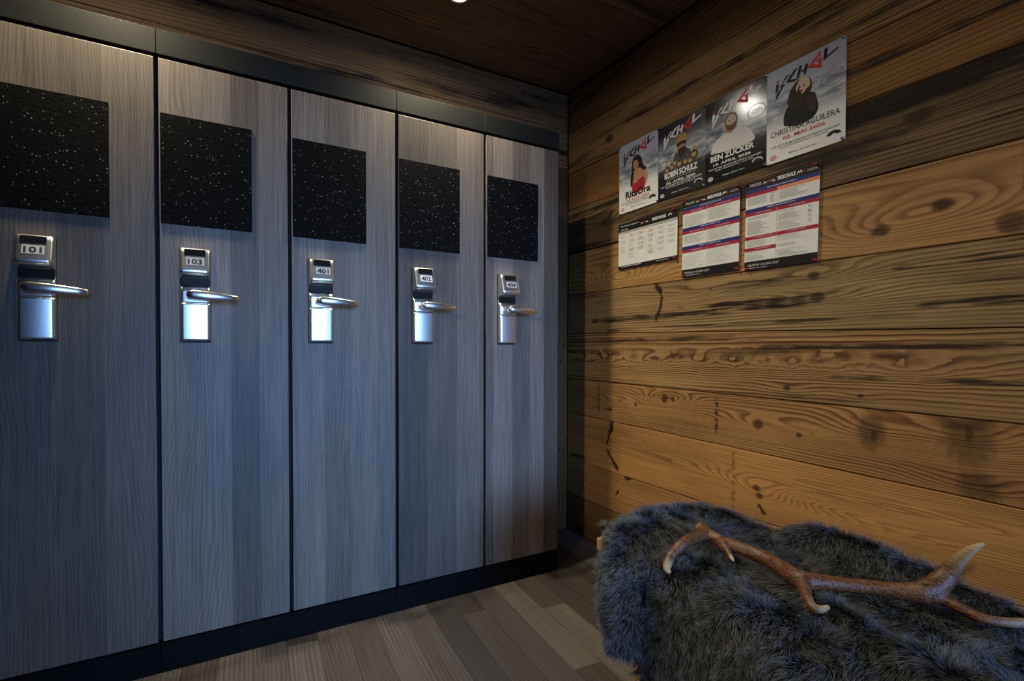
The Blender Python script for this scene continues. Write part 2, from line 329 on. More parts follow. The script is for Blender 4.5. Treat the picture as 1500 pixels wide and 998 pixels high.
# floor: laminate strips laid at right angles to the lockers, a few degrees off
floor = link('floor', boxes([(XL, A + .05, YR, BW + .05, -.05, -.0085)]), M['black_gap'], kind='structure')
ang = R(4.6); ca, sa = math.cos(ang), math.sin(ang); fo = Vector((.495, 1.58))
def to_w(u, w): return (fo.x + u * sa + w * ca, fo.y + u * ca - w * sa)      # u along the strip, w across
starts = {}
first = {-3: -.04, 3: -.08, 5: -.47, 0: .25, 1: -.9, 2: .12, 4: .3, -1: -.62, -2: -.35, 6: -.15, 7: -.7}
strips_w = .0975
for k in range(-42, 16):
    s0 = first.get(k, RNG.uniform(-1, 0)); ends = [s0 + 1.15 * j for j in range(-5, 3)]
    for a_, b_ in zip(ends[:-1], ends[1:]):
        g = .0003; q = [to_w(a_ + g, k * strips_w + g), to_w(a_ + g, (k + 1) * strips_w - g), to_w(b_ - g, (k + 1) * strips_w - g), to_w(b_ - g, k * strips_w + g)]
        for ax, v, kl in ((0, A - .001, True), (0, XL + .005, False), (1, BW - .001, True), (1, YR + .005, False)):
            if q: q = clip(q, ax, v, kl)
        if len(q) < 3: continue
        ar = sum(q[i - 1][0] * q[i][1] - q[i][0] * q[i - 1][1] for i in range(len(q)))
        if ar < 0: q.reverse()
        if abs(ar) < .004: continue
        c = (sum(p[0] for p in q) / len(q), sum(p[1] for p in q) / len(q))
        # local X along the strip
        loc = [((p[0] - c[0]) * sa + (p[1] - c[1]) * ca, -((p[0] - c[0]) * ca - (p[1] - c[1]) * sa)) for p in q]
        o = link('floor_strip', mesh('floor_strip', *poly_slab(loc, -.008, 0, .0004)), M['floor'], floor)
        o.matrix_local = frame((c[0], c[1], 0), (sa, ca, 0), (-ca, sa, 0), (0, 0, 1))

# the rest of the room, out of the picture: left wall, rear wall with the window
link('wall_left', boxes([(XL - .08, XL, YR, BW + .05, 0, CEIL)]), M['plain_room'], kind='structure')
wx0, wx1, wz0, wz1 = -.27, 1.63, .35, 1.95
link('wall_rear', boxes([(XL, wx0, YR - .08, YR, 0, CEIL), (wx1, A + .05, YR - .08, YR, 0, CEIL), (wx0, wx1, YR - .08, YR, 0, wz0), (wx0, wx1, YR - .08, YR, wz1, CEIL)]), M['plain_room'], kind='structure')
wf = link('window_1', boxes([(wx0, wx0 + .05, YR - .07, YR, wz0, wz1), (wx1 - .05, wx1, YR - .07, YR, wz0, wz1), (wx0 + .05, wx1 - .05, YR - .07, YR, wz0, wz0 + .05), (wx0 + .05, wx1 - .05, YR - .07, YR, wz1 - .05, wz1)]), M['bench'], kind='structure')

# ------------------------------------------------------------------ ceiling spotlights
def text_mesh(txt, width=None, height=None, slant=0.0, bold=0.0):
    cu = bpy.data.curves.new('t', 'FONT'); cu.body = txt; cu.resolution_u = 2; cu.align_x = 'LEFT'; cu.offset = bold
    o = bpy.data.objects.new('t', cu); COL.objects.link(o); bpy.context.view_layer.update()
    me = bpy.data.meshes.new_from_object(o.evaluated_get(bpy.context.evaluated_depsgraph_get()))
    v = np.array([q.co[:2] for q in me.vertices]); f = [tuple(p.vertices) for p in me.polygons]
    bpy.data.objects.remove(o); bpy.data.curves.remove(cu); bpy.data.meshes.remove(me)
    v -= v.min(0); sz = v.max(0)
    sx = width / sz[0] if width else height / sz[1]; sy = height / sz[1] if height else sx
    v[:, 0] *= sx; v[:, 1] *= sy; v[:, 0] += slant * v[:, 1]
    return v, f
glow = NT('lamp_glow'); glow.bsdf.inputs['Emission Color'].default_value = (1, .96, .82, 1); glow.bsdf.inputs['Emission Strength'].default_value = 170
M['lamp_ring'] = plain('lamp_ring', (.5, .5, .48), .3, Metallic=1.0)
def spotlight(x, y, label, energy):
    e = empty('ceiling_spotlight', (x, y, CEIL), label, 'spotlight', 'ceiling spotlights')
    v, f = [], []; n = 32
    prof = [(.044, -.003), (.044, -.046), (.040, -.054), (.031, -.054), (.030, -.040)]
    for r_, z_ in prof:
        for k in range(n): v.append((r_ * math.cos(2 * math.pi * k / n), r_ * math.sin(2 * math.pi * k / n), z_))
    for i in range(len(prof) - 1):
        for k in range(n): f.append((i * n + k, i * n + (k + 1) % n, (i + 1) * n + (k + 1) % n, (i + 1) * n + k))
    link('bezel', mesh('bezel', v, f, True), M['lamp_ring'], e)
    v = [(.0285 * math.cos(2 * math.pi * k / n), .0285 * math.sin(2 * math.pi * k / n), -.0525) for k in range(n)]
    v += [(p[0], p[1], -.042) for p in v]
    link('lens', mesh('lens', v, [tuple(reversed(range(n))), tuple(range(n, 2 * n))] + [(k, n + k, n + (k + 1) % n, (k + 1) % n) for k in range(n)]), glow.mat, e)
    l = light('spot_beam', 'AREA', (x, y, CEIL - .0545), energy, (1.0, .87, .57), None, shape='DISK', size=.05, spread=R(126))
spotlight(.80, 1.53, 'round ceiling spotlight shining at the top edge of the picture', 6.0)
spotlight(-.27, 1.53, 'round ceiling spotlight just above the frame over the second locker', 6.0)

# ------------------------------------------------------------------ lockers
def lock_face():
    """steel escutcheon: side profile swept across a slightly convex front"""
    prof = [(.0, .020), (.0015, .0235), (.0025, .0244), (.006, .0245), (.050, .0245), (.104, .0245), (.1085, .0245), (.1086, .0232), (.1096, .0232), (.1097, .0245), (.114, .0245), (.140, .0245), (.146, .0242), (.152, .0225), (.156, .0180), (.160, .0125), (.166, .0105), (.178, .0105), (.183, .0150), (.187, .0270), (.1895, .0390), (.193, .0455), (.197, .0475), (.203, .047), (.207, .0460), (.225, .0415), (.251, .0350), (.255, .034), (.264, .0305), (.268, .026), (.2685, .018)]
    n = 14; w = .078; v, f = [], []
    cols = []
    for k in range(n + 1):
        t = -1 + 2 * k / n; t = math.copysign(abs(t) ** .8, t); cols.append(t)
    for z, y in prof:
        for t in cols:
            edge = .0035 * max(0, (abs(t) - .86) / .14) ** 2
            v.append((t * w / 2, -(y - .0022 * t * t - edge), z))
        
    m_ = n + 1
    for i in range(len(prof) - 1):
        for k in range(n): f.append((i * m_ + k, i * m_ + k + 1, (i + 1) * m_ + k + 1, (i + 1) * m_ + k))
    # sides back to the door
    base = len(v)
    for i, (z, y) in enumerate(prof):
        v.append((-w / 2, -.003, z)); v.append((w / 2, -.003, z))
    for i in range(len(prof) - 1):
        f.append((base + 2 * i, i * m_, (i + 1) * m_, base + 2 * i + 2)); f.append((i * m_ + n, base + 2 * i + 1, base + 2 * i + 3, (i + 1) * m_ + n))
    L = len(prof) - 1
    f.append(tuple([k for k in range(m_)][::-1]) + (base, base + 1)); f.append(tuple(L * m_ + k for k in range(m_)) + (base + 2 * L + 1, base + 2 * L))
    me = mesh('lock', v, f)
    me.polygons.foreach_set('use_smooth', [len(p.vertices) == 4 and p.index < (len(prof) - 1) * n for p in me.polygons])
    return me
def face_y(z):   # front of the upper housing
    return .047 - (z - .203) * (.047 - .034) / (.255 - .203)
def lever_mesh():
    v, f = tube([(0, -.022, 0), (0, -.040, 0), (0, -.052, .0005)], [.0105, .0105, .0095], 16)
    # blade
    secs = []
    for x, y, z, hh, dd in [(-.018, -.055, .002, .004, .004), (-.014, -.057, .002, .0100, .0075), (.0, -.058, .0015, .0135, .0085), (.024, -.060, .0, .0135, .0085), (.052, -.060, -.0015, .0125, .0075), (.078, -.057, -.003, .0110, .0065), (.100, -.053, -.0045, .0098, .0058), (.117, -.048, -.0055, .0085, .0052), (.1200, -.047, -.0058, .006, .003)]:
        secs.append((x, y, z, hh, dd))
    n = 14; k0 = len(v)
    for x, y, z, hh, dd in secs:
        for k in range(n):
            a = 2 * math.pi * k / n; c_, s_ = math.cos(a), math.sin(a)
            v.append((x, y + dd * math.copysign(abs(c_) ** .7, c_), z + hh * math.copysign(abs(s_) ** .7, s_)))
    for i in range(len(secs) - 1):
        for k in range(n): f.append((k0 + i * n + k, k0 + i * n + (k + 1) % n, k0 + (i + 1) * n + (k + 1) % n, k0 + (i + 1) * n + k))
    f.append(tuple(k0 + k for k in range(n))[::-1]); f.append(tuple(k0 + (len(secs) - 1) * n + k for k in range(n)))
    bm = bmesh.new(); me = mesh('lever', v, f); bm.from_mesh(me); bmesh.ops.recalc_face_normals(bm, faces=bm.faces); bm.to_mesh(me); bm.free()
    me.polygons.foreach_set('use_smooth', [True] * len(me.polygons)); return me
GAP = .012; DW = P - GAP; ZB, ZT = .0925, 1.7775
door_me = box(0, DW, 0, .02, 0, ZT - ZB, .0012, 2); carc_me = box(0, P - .001, 0, BW - D - .03, 0, 1.86 - .09, 0)
panel_me = box(0, .2425, -.0025, -.0002, 0, .316, .0006, 1)
lock_me = lock_face(); neck_shade_me = box(-.0375, .0375, -.0150, -.0060, .1590, .1845, .002, 2); gasket_me = box(-.0405, .0405, -.0055, -.0002, -.005, .2715, .0018, 2)
slot_me = mesh('slot', *(lambda: (
    [(x, -(face_y(z) + .0008 - .0022 * (x / .039) ** 2 + o), z) for o in (0, -.006) for (x, z) in ((-.027, .2445), (0, .2445), (.027, .2445), (.027, .2645), (0, .2645), (-.027, .2645))],
    [(0, 1, 4, 5), (1, 2, 3, 4), (11, 10, 7, 6), (10, 9, 8, 7), (0, 6, 7, 1), (1, 7, 8, 2), (2, 8, 9, 3), (3, 9, 10, 4), (4, 10, 11, 5), (5, 11, 6, 0)]))())
lever_me = lever_mesh()
for me_, m_ in ((door_me, 'laminate'), (carc_me, 'black_gap'), (panel_me, 'speckle'), (lock_me, 'steel'), (gasket_me, 'rubber'), (slot_me, 'slot'), (neck_shade_me, 'neck_shade'), (lever_me, 'steel_lever')): me_.materials.append(M[m_])
LOCK_Z = .969
LOCKERS = [(-2, None, 'sliver of a grey wood locker door at the extreme left edge of the picture'), (-1, '101', 'leftmost full locker, grey wood door with its lock cut close to the picture edge'),
           (0, '103', 'second full locker from the left, its lock numbered 103'), (1, '401', 'middle grey wood locker with the brightest bluish white lock, numbered 401'),
           (2, '402', 'locker with a white number sticker 402 on its lock, second from the wall corner'), (3, '404', 'grey wood locker numbered 404, last in the row beside the wall corner')]
for k, num, lab in LOCKERS:
    x0 = A0 + k * P
    e = empty('locker', (x0, D, 0), lab, 'locker', 'row of grey wood lockers')
    o = link('carcass', carc_me, None, e); o.location = (0.0005, .0225, .088)
    dr = link('door', door_me, None, e); dr.location = (GAP / 2, 0, ZB)
    p = link('speckled_panel', panel_me, None, e, label='black speckled panel'); p.location = (GAP / 2 + .003, 0, 1.3065)
    lk = link('door_lock', lock_me, None, e, label='brushed steel door lock'); lk.location = (.0955, 0, LOCK_Z)
    link('gasket', gasket_me, None, lk); link('neck_shade_band', neck_shade_me, None, lk)  # neck piece is an added dark strip painting the shade under the housing
    link('card_slot', slot_me, None, lk)
    lv = link('lever_handle', lever_me, None, lk); lv.location = (-.004, 0, .1295)
    if num:
        white = num in ('402',)
        zc0, zc1 = .2165, .2395
        if True:
            tv = [(x, -(face_y(z) + .0006 - .0022 * (x / .039) ** 2), z) for z in (zc0, zc1) for x in (-.022, -.011, 0, .011, .024)]
            link('number_tag', mesh('tag', tv, [(i, i + 1, i + 6, i + 5) for i in range(4)]), M['numtag' if white else 'tag_steel'], lk)
        v, f = text_mesh(num, width=.037, height=.0165, bold=.03)
        v3 = [(q[0] - .0180, -(face_y(.2195 + q[1]) + .0009 - .0022 * ((q[0] - .0180) / .039) ** 2), .2195 + q[1]) for q in v]
        link('number', mesh('number', v3, f), M['digit'], lk, label='black digits')
xe = A0 + 4 * P; xs = A0 - 2 * P
for (xa, xb, lab) in ((xs, A0, 'black fascia board above the two leftmost lockers'), (A0, A0 + 2 * P, 'long black fascia board above the second and middle lockers'), (A0 + 2 * P, A0 + 3 * P, 'short black fascia board above locker 402, lit by the spotlight'), (A0 + 3 * P, xe, 'short black fascia board above locker 404 near the corner')):
    link('fascia_board', box(xa + .0008, xb - .0008, D, D + .0215, 1.7885, 1.858, .0008, 1), M['black_board'], None, label=lab, category='fascia board', group='fascia boards above the lockers')
for (xa, xb, lab) in ((xs, A0, 'black plinth board under the two leftmost lockers'), (A0, A0 + 2 * P, 'long black plinth board under the second and middle lockers'), (A0 + 2 * P, xe, 'black plinth board under the last two lockers near the bench')):
    link('plinth_board', box(xa + .0006, xb - .0006, D + .003, D + .0215, .0005, .086, .0006, 1), M['plinth'], None, label=lab, category='plinth', group='plinth boards under the lockers')

# ------------------------------------------------------------------ posters and price lists on the boarded wall
INK = {}
def ink(key, col, rough=.45, **kw):
    if key not in INK: INK[key] = plain('ink_' + key, col, rough, Specular_IOR_Level=.2, **kw)
    return INK[key]
for k_, c_ in dict(white=(.74, .75, .74), black=(.012, .012, .014), red=(.50, .03, .035), blue=(.014, .03, .17), crimson=(.36, .016, .04), orange=(.75, .22, .07), grey=(.36, .37, .37),
                   lightgrey=(.50, .51, .50), line=(.30, .30, .30), lightline=(.45, .45, .45), skin=(.42, .22, .14), paleskin=(.60, .42, .32), tan=(.36, .2, .12), hair=(.035, .018, .012), brown=(.13, .07, .045), blond=(.55, .42, .25), dress=(.36, .02, .03), gold=(.42, .27, .06), darkgrey=(.06, .06, .07), shirt=(.66, .66, .63), midgrey=(.22, .23, .25), jacket=(.05, .028, .03)).items(): ink(k_, c_)
class Print:
    """flat print on a sheet: polygons in sheet metres, one mesh per named part, thin layers above the paper"""
    def __init__(s, w, h): s.w, s.h = w, h; s.parts = {}; s.lay = 0
    def poly(s, part, pts, col, lift=None):
        s.lay += 1; z = .00035 + (lift if lift is not None else s.lay * .000012)
        d = s.parts.setdefault(part, ([], [], [])); k = len(d[0])
        d[0].extend((p[0], p[1], z) for p in pts); d[1].append(tuple(range(k, k + len(pts)))); d[2].append(col)
    def rect(s, part, x0, x1, y0, y1, col): s.poly(part, [(x0, y0), (x1, y0), (x1, y1), (x0, y1)], col)
    def blob(s, part, pts, col, n=5):
        q = spline(list(pts) + [pts[0]], n)[:-1]; s.poly(part, [tuple(p) for p in q], col)
    def ellipse(s, part, cx, cy, rx, ry, col, rot=0, n=20):
        s.poly(part, [(cx + rx * math.cos(a) * math.cos(rot) - ry * math.sin(a) * math.sin(rot), cy + rx * math.cos(a) * math.sin(rot) + ry * math.sin(a) * math.cos(rot)) for a in [2 * math.pi * i / n for i in range(n)]], col)
    def stroke(s, part, pts, wd, col):
        pts = [Vector(p) for p in pts]; s.lay += 1; z = .00035 + s.lay * .000012
        for a, b in zip(pts[:-1], pts[1:]):
            t = (b - a).normalized(); n = Vector((-t.y, t.x)) * wd / 2; d = s.parts.setdefault(part, ([], [], [])); k = len(d[0])
            d[0].extend((p.x, p.y, z) for p in (a - n - t * wd * .2, b - n + t * wd * .2, b + n + t * wd * .2, a + n - t * wd * .2)); d[1].append((k, k + 1, k + 2, k + 3)); d[2].append(col); z += .000003
    def text(s, part, txt, cx, y, width, height, col, slant=0, left=False, bold=.012):
        v, f = text_mesh(txt, width, height, slant, bold); s.lay += 1; z = .00035 + s.lay * .000012
        d = s.parts.setdefault(part, ([], [], [])); k = len(d[0]); x0 = cx if left else cx - width / 2
        d[0].extend((x0 + p[0], y + p[1], z) for p in v); d[1].extend(tuple(k + i for i in q) for q in f); d[2].extend([col] * len(f))
    def build(s, root):
        for part, (v, f, c) in s.parts.items():
            me = mesh(part, v, f); keys = sorted(set(c))
            for q in keys: me.materials.append(INK[q])
            me.polygons.foreach_set('material_index', [keys.index(q) for q in c]); link(part, me, None, root, **({'kind': 'stuff'} if len(f) > 1 else {}))
def sheet(name, X0, z0, w, h, mat, label, cat, group, tilt=0.0, off=.0065):
    v, f = poly_slab([(0, 0), (w, 0), (w, h), (0, h)], 0, .0003)
    o = link(name, mesh(name, v, f), mat, None, label=label, category=cat, group=group)
    o.matrix_world = frame((A - off, BW - X0, z0), (0, -1, 0), (0, 0, 1), (-1, 0, 0)) @ Matrix.Rotation(tilt, 4, 'Z')
    return o
def cloud_sheet(name, w, h, top, bottom, rough):
    s = NT(name); sp = s.n('ShaderNodeSeparateXYZ'); s.t.links.new(s.n('ShaderNodeTexCoord').outputs['Object'], sp.inputs[0])
    x, y = sp.outputs[0], s.mul(sp.outputs[1], 1 / h)
    nz = s.noise(s.vec(s.mul(x, 14), s.mul(y, 13), len(name)), 1, 5, .6)
    c = s.mix(s.step(nz, .33, .68), (.13, .15, .21), (.56, .58, .62))
    e1 = s.add(y, s.mul(s.m('SUBTRACT', nz, .5), .22))
    c = s.mix(s.step(e1, .62, .86), c, top); c = s.mix(s.step(e1, .32, .50, 1, 0), c, bottom)
    return s.out(c, rough, Specular_IOR_Level=.5)
def logo(p, x0, y0, w, main):
    T = lambda q: [(x0 + a * w, y0 * (.978 - .37 * (b + .06))) for a, b in q]
    P_ = lambda q, c: p.poly('title_logo', T(q), c)
    P_([(.035, .235), (.09, .205), (.088, .27), (.035, .29)], 'red')
    P_([(.03, .33), (.085, .30), (.075, .52), (.02, .60)], main)
    P_([(.27, .17), (.13, .40), (.19, .41), (.02, .80), (.04, .60), (.13, .46), (.08, .47), (.20, .20)], main)
    P_([(.40, .11), (.27, .36), (.37, .41), (.35, .47), (.19, .39), (.33, .13)], main)
    P_([(.46, .09), (.41, .42), (.36, .45), (.41, .10)], main); P_([(.555, .13), (.52, .38), (.47, .40), (.505, .13)], main)
    P_([(.44, .24), (.53, .23), (.525, .285), (.435, .295)], main)
    P_([(.745, -.06), (.735, .06), (.62, .22), (.70, .30), (.705, .20), (.66, .215), (.675, .16), (.76, .13), (.75, .43), (.53, .26)], 'red')
    P_([(.84, -.06), (.83, .17), (1.0, .06), (.985, .12), (.775, .27), (.785, -.03)], main)
def poster(X0, X1, zb, h, kind, label, tilt=0.0):
    w = X1 - X0
    dark = kind in (2, 3); fg = 'white' if dark else 'black'
    mat = cloud_sheet('poster_print_%d' % kind, w, h, (.016, .018, .027) if dark else (.38, .42, .52) if kind == 1 else (.30, .33, .42), (.012, .013, .018) if dark else (.70, .71, .70), {3: .16, 2: .3}.get(kind, .38))
    o = sheet('concert_poster', X0, zb, w, h, mat, label, 'poster', 'concert posters in a row on the wall', tilt, .0062 + .0006 * (kind % 2))
    p = Print(w, h); U = lambda q: [(a * w, b * h) for a, b in q]
    logo(p, .10 * w, h, .82 * w, fg)
    # round stamp
    for a0_ in range(0, 28):
        a1 = 2 * math.pi * a0_ / 28; a2 = a1 + .2
        p.poly('stamp', [(w * .85 + math.cos(a) * r_ * w, h * .655 + math.sin(a) * r_ * w * .8) for a, r_ in ((a1, .125), (a1, .14), (a2, .14), (a2, .125))], 'midgrey' if not dark else 'lightgrey', .0004)
    for yy_, ww_ in ((.676, .13), (.656, .17), (.638, .13)): p.rect('stamp', w * (.85 - ww_ / 2), w * (.85 + ww_ / 2), h * yy_, h * (yy_ + .007), 'midgrey' if not dark else 'lightgrey')
    if kind == 1:
        p.blob('portrait', U([(.34, .56), (.36, .72), (.46, .78), (.57, .74), (.62, .64), (.68, .54), (.60, .50), (.42, .46), (.33, .40), (.31, .48)]), 'hair')
        p.blob('portrait', U([(.32, .42), (.36, .53), (.44, .57), (.56, .58), (.68, .55), (.75, .44), (.72, .33), (.64, .30), (.40, .29)]), 'skin')
        p.blob('portrait', U([(.36, .40), (.46, .38), (.52, .41), (.66, .43), (.66, .26), (.38, .25)]), 'dress')
        p.blob('portrait', U([(.33, .55), (.38, .62), (.40, .53), (.37, .40), (.32, .34), (.31, .44)]), 'hair'); p.blob('portrait', U([(.56, .72), (.63, .60), (.72, .55), (.66, .52), (.55, .60)]), 'hair')
        p.ellipse('portrait', .45 * w, .645 * h, .072 * w, .070 * h, 'skin', .15); p.ellipse('portrait', .45 * w, .612 * h, .022 * w, .007 * h, 'dress')
        for e_ in (.42, .485): p.ellipse('portrait', e_ * w, .66 * h, .014 * w, .006 * h, 'hair')
        p.text('lettering', 'RitaOra', .5 * w, .195 * h, .64 * w, .105 * h, 'black', bold=0.035); p.text('lettering', '29. NOV. 2025', .5 * w, .148 * h, .58 * w, .030 * h, 'red', bold=0.025)
        l3 = 'OPENING'
    elif kind == 2:
        for gx, gy, s_ in ((.20, .44, .8), (.31, .46, .85), (.47, .47, 1), (.60, .47, .9), (.78, .52, 1.15), (.70, .46, .9)):
            p.ellipse('portrait', gx * w, (gy - .07) * h, .075 * w * s_, .06 * h * s_, 'darkgrey'); p.ellipse('portrait', gx * w, (gy - .06) * h, .04 * w * s_, .03 * h * s_, 'gold'); p.ellipse('portrait', gx * w, gy * h, .034 * w * s_, .038 * h * s_, 'tan'); p.ellipse('portrait', gx * w, (gy + .02) * h, .036 * w * s_, .022 * h * s_, 'gold'); p.ellipse('portrait', gx * w, (gy - .02) * h, .026 * w * s_, .018 * h * s_, 'hair')
        p.blob('portrait', U([(.34, .47), (.38, .56), (.48, .58), (.62, .58), (.70, .54), (.72, .46), (.55, .44)]), 'darkgrey')
        p.blob('portrait', U([(.42, .64), (.45, .75), (.52, .78), (.60, .75), (.62, .62), (.58, .52), (.50, .50), (.44, .55)]), 'tan')
        p.blob('portrait', U([(.44, .60), (.52, .61), (.61, .61), (.59, .52), (.51, .48), (.46, .51)]), 'hair')
        p.blob('portrait', U([(.39, .68), (.43, .765), (.52, .795), (.61, .77), (.63, .695), (.52, .715)]), 'gold')
        p.blob('portrait', U([(.41, .68), (.50, .69), (.61, .685), (.60, .645), (.53, .66), (.44, .64)]), 'black')
        p.text('lettering', 'ROBIN SCHULZ', .5 * w, .265 * h, .70 * w, .082 * h, 'white', bold=0.035); p.rect('lettering', .19 * w, .81 * w, .243 * h, .250 * h, 'grey')
        p.text('lettering', '05. APRIL 2026', .5 * w, .185 * h, .62 * w, .033 * h, 'white', bold=0.025); l3 = 'EASTER'
    elif kind == 3:
        p.blob('portrait', U([(.10, .36), (.14, .46), (.26, .53), (.40, .55), (.56, .55), (.70, .52), (.80, .42), (.80, .34), (.45, .33)]), 'shirt')
        p.blob('portrait', U([(.36, .56), (.44, .53), (.53, .57), (.53, .62), (.38, .61)]), 'tan')
        p.ellipse('portrait', .45 * w, .665 * h, .105 * w, .105 * h, 'brown'); p.ellipse('portrait', .45 * w, .665 * h, .085 * w, .085 * h, 'paleskin')
        p.blob('portrait', U([(.37, .645), (.45, .625), (.54, .645), (.52, .585), (.45, .57), (.39, .59)]), 'brown')
        for e_ in (.415, .485): p.ellipse('portrait', e_ * w, .68 * h, .016 * w, .006 * h, 'hair')
        p.text('lettering', 'BEN ZUCKER', .46 * w, .255 * h, .72 * w, .072 * h, 'white', bold=0.035); p.text('lettering', '19. APRIL 2026', .46 * w, .195 * h, .62 * w, .034 * h, 'white', bold=0.025); l3 = 'SPRING'
    else:
        p.blob('portrait', U([(.24, .36), (.24, .46), (.30, .56), (.38, .62), (.60, .60), (.66, .52), (.68, .40), (.60, .33), (.42, .31)]), 'black')
        p.blob('portrait', U([(.28, .58), (.32, .70), (.42, .78), (.54, .78), (.60, .70), (.58, .60), (.50, .52), (.36, .50)]), 'hair')
        p.blob('portrait', U([(.53, .58), (.64, .58), (.66, .46), (.62, .40), (.55, .44)]), 'jacket')
        p.blob('portrait', U([(.40, .72), (.46, .79), (.55, .77), (.58, .69), (.54, .66), (.45, .70)]), 'blond')
        p.ellipse('portrait', .465 * w, .69 * h, .066 * w, .066 * h, 'paleskin', .3)
        p.blob('portrait', U([(.41, .66), (.45, .75), (.44, .69), (.47, .64), (.43, .62)]), 'hair'); p.ellipse('portrait', .47 * w, .655 * h, .022 * w, .009 * h, 'dress')
        for e_ in (.445, .50): p.ellipse('portrait', e_ * w, .70 * h, .016 * w, .008 * h, 'black')
        p.text('lettering', 'CHRISTINA AGUILERA', .5 * w, .275 * h, .88 * w, .060 * h, 'darkgrey'); p.text('lettering', '02. MAI 2026', .5 * w, .215 * h, .54 * w, .036 * h, 'red', bold=0.025); l3 = 'CLOSING'
    y = .118 if kind == 1 else .155
    p.text('lettering', 'TOP OF THE MOUNTAIN %s CONCERT' % l3, .5 * w, y * h, .88 * w, .020 * h, fg); p.text('lettering', 'IDALP STAGE ISCHGL | 13:00 UHR', .5 * w, (y - .028) * h, .62 * w, .018 * h, fg)
    p.text('lettering', 'Relax. If you can...', .5 * w, .045 * h, .38 * w, .022 * h, fg, .2)
    # arched emblem bottom right, round mark bottom left
    ex, ey = .87 * w, .085 * h
    p.poly('emblem', [(ex + .085 * w * math.cos(a), ey + .085 * w * math.sin(a) * .72) for a in [math.pi * i / 12 for i in range(13)]], fg if not dark else 'white')
    p.poly('emblem', [(ex + (.072 if dark else .03) * w * math.cos(a), ey - .001 + (.072 if dark else .03) * w * math.sin(a) * .72) for a in [math.pi * i / 12 for i in range(13)]], 'black' if dark else 'white')
    for r_, c_ in ((.045, 'red' if not dark else 'white'), (.030, 'white' if not dark else 'black'), (.018, 'red' if not dark else 'white')): p.ellipse('emblem', .10 * w, .055 * h, r_ * w, r_ * w * .8, c_)
    p.build(o); return o
X_ = lambda b: BW - b
poster(X_(1.597), X_(1.3862), 1.5578, .3025, 1, 'white concert poster of a woman in a red strapless dress, leftmost of the row', R(.3))
poster(X_(1.3858), X_(1.1758), 1.5590, .2990, 2, 'dark concert poster of a bearded man in a gold cap above smaller faces')
poster(X_(1.1754), X_(.9548), 1.5590, .2995, 3, 'dark glossy concert poster of a man in a white shirt with lamp glare')
poster(X_(.9544), X_(.7330), 1.5578, .3030, 4, 'white concert poster of a blonde woman dressed in black, rightmost of the row')
M['paper'] = plain('white_paper', (.66, .67, .64), .55)
def lines(p, x0, x1, y0, y1, n, seed, col='line', ragged=.45, h=.0013, center=False):
    r_ = random.Random(seed)
    for i in range(n):
        y = y1 - (y1 - y0) * (i + .5) / n
        if r_.random() < .10: continue
        L = (x1 - x0) * (1 - ragged * r_.random()); xa = x0 + ((x1 - x0) - L) / 2 if center else x0
        x = xa
        while x < xa + L - .002:   # word-like dashes
            q = min(r_.uniform(.004, .013), xa + L - x); p.rect('small_print', x, x + q, y, y + h, col); x += q + .0016
def header(p, w, h, hh, left, right, second=None):
    p.rect('header_band', 0, w, h - hh, h, 'black')
    y = h - hh * .62
    p.text('header_lettering', left, .012 * 1, y + (.006 if second else 0), w * (.33 if second else .17), .0085, 'lightgrey', 0, True)
    if second: p.text('header_lettering', second, .012, y - .009, w * .14, .007, 'lightgrey', 0, True)
    cx = w * .47 if second else w * .335
    for dx, c_, s_ in ((-.013, 'white', .6), (.013, 'white', .6), (0, 'red', 1.0)):
        p.stroke('emblem', [(cx + dx - .009 * s_, y), (cx + dx - .003 * s_, y + .007 * s_), (cx + dx, y + .004 * s_), (cx + dx + .004 * s_, y + .007 * s_), (cx + dx + .009 * s_, y)], .0022, c_)
    sx = w * (.60 if second else .455)
    p.text('header_lettering', 'SKISCHULE', sx, y - .001, w * (.22 if second else .24), .0125, 'white', 0, True, bold=0.035)
    mx = w * (.86 if second else .715)
    p.stroke('emblem', [(mx, y), (mx + .004, y + .009), (mx + .007, y + .003), (mx + .011, y + .010), (mx + .014, y + .002)], .0022, 'white'); p.stroke('emblem', [(mx + .015, y + .001), (mx + .019, y + .008), (mx + .022, y + .003)], .0022, 'crimson')
    if right: p.text('header_lettering', right, w * .84, y, w * .13, .0075, 'grey', .1, True)
# weekly programme, landscape
w, h = .3070, .2030
o = sheet('programme_sheet', X_(1.6005), 1.3082, w, h, M['paper'], 'landscape white programme sheet with black header and six text columns', 'notice', 'ski school notices under the posters', R(-.25), .0064)
p = Print(w, h); header(p, w, h, .036, 'Wochenprogramm', None, '2025/26')
p.rect('grey_band', 0, w, h - .047, h - .0362, 'grey'); p.rect('footer_band', 0, w, 0, .0145, 'black')
for i in range(6):
    xa = w * i / 6
    if i: p.rect('rule', xa - .0004, xa + .0004, .0145, h - .047, 'lightline')
    p.rect('small_print', xa + .010, xa + .038, h - .043, h - .0405, 'lightgrey')
    lines(p, xa + .008, xa + w / 6 - .008, h - .068, h - .054, 3, 50 + i, 'red' if i < 4 else 'line', .5, center=True)
    for j, (q0, q1, n_) in enumerate(((.075, .092, 4), (.098, .110, 3), (.116, .132, 4), (.138, .160, 5))):
        if (i, j) in ((5, 3), (2, 3), (0, 3)): continue
        lines(p, xa + .007, xa + w / 6 - .007, h - q1, h - q0, n_, 90 + 7 * i + j, 'line', .5, center=True)
p.text('footer_lettering', 'TELEFON +43 5444 5257', w * .78, .004, .06, .0045, 'lightgrey'); lines(p, .02, .14, .004, .011, 1, 5, 'lightgrey', .1, .003); p.build(o)
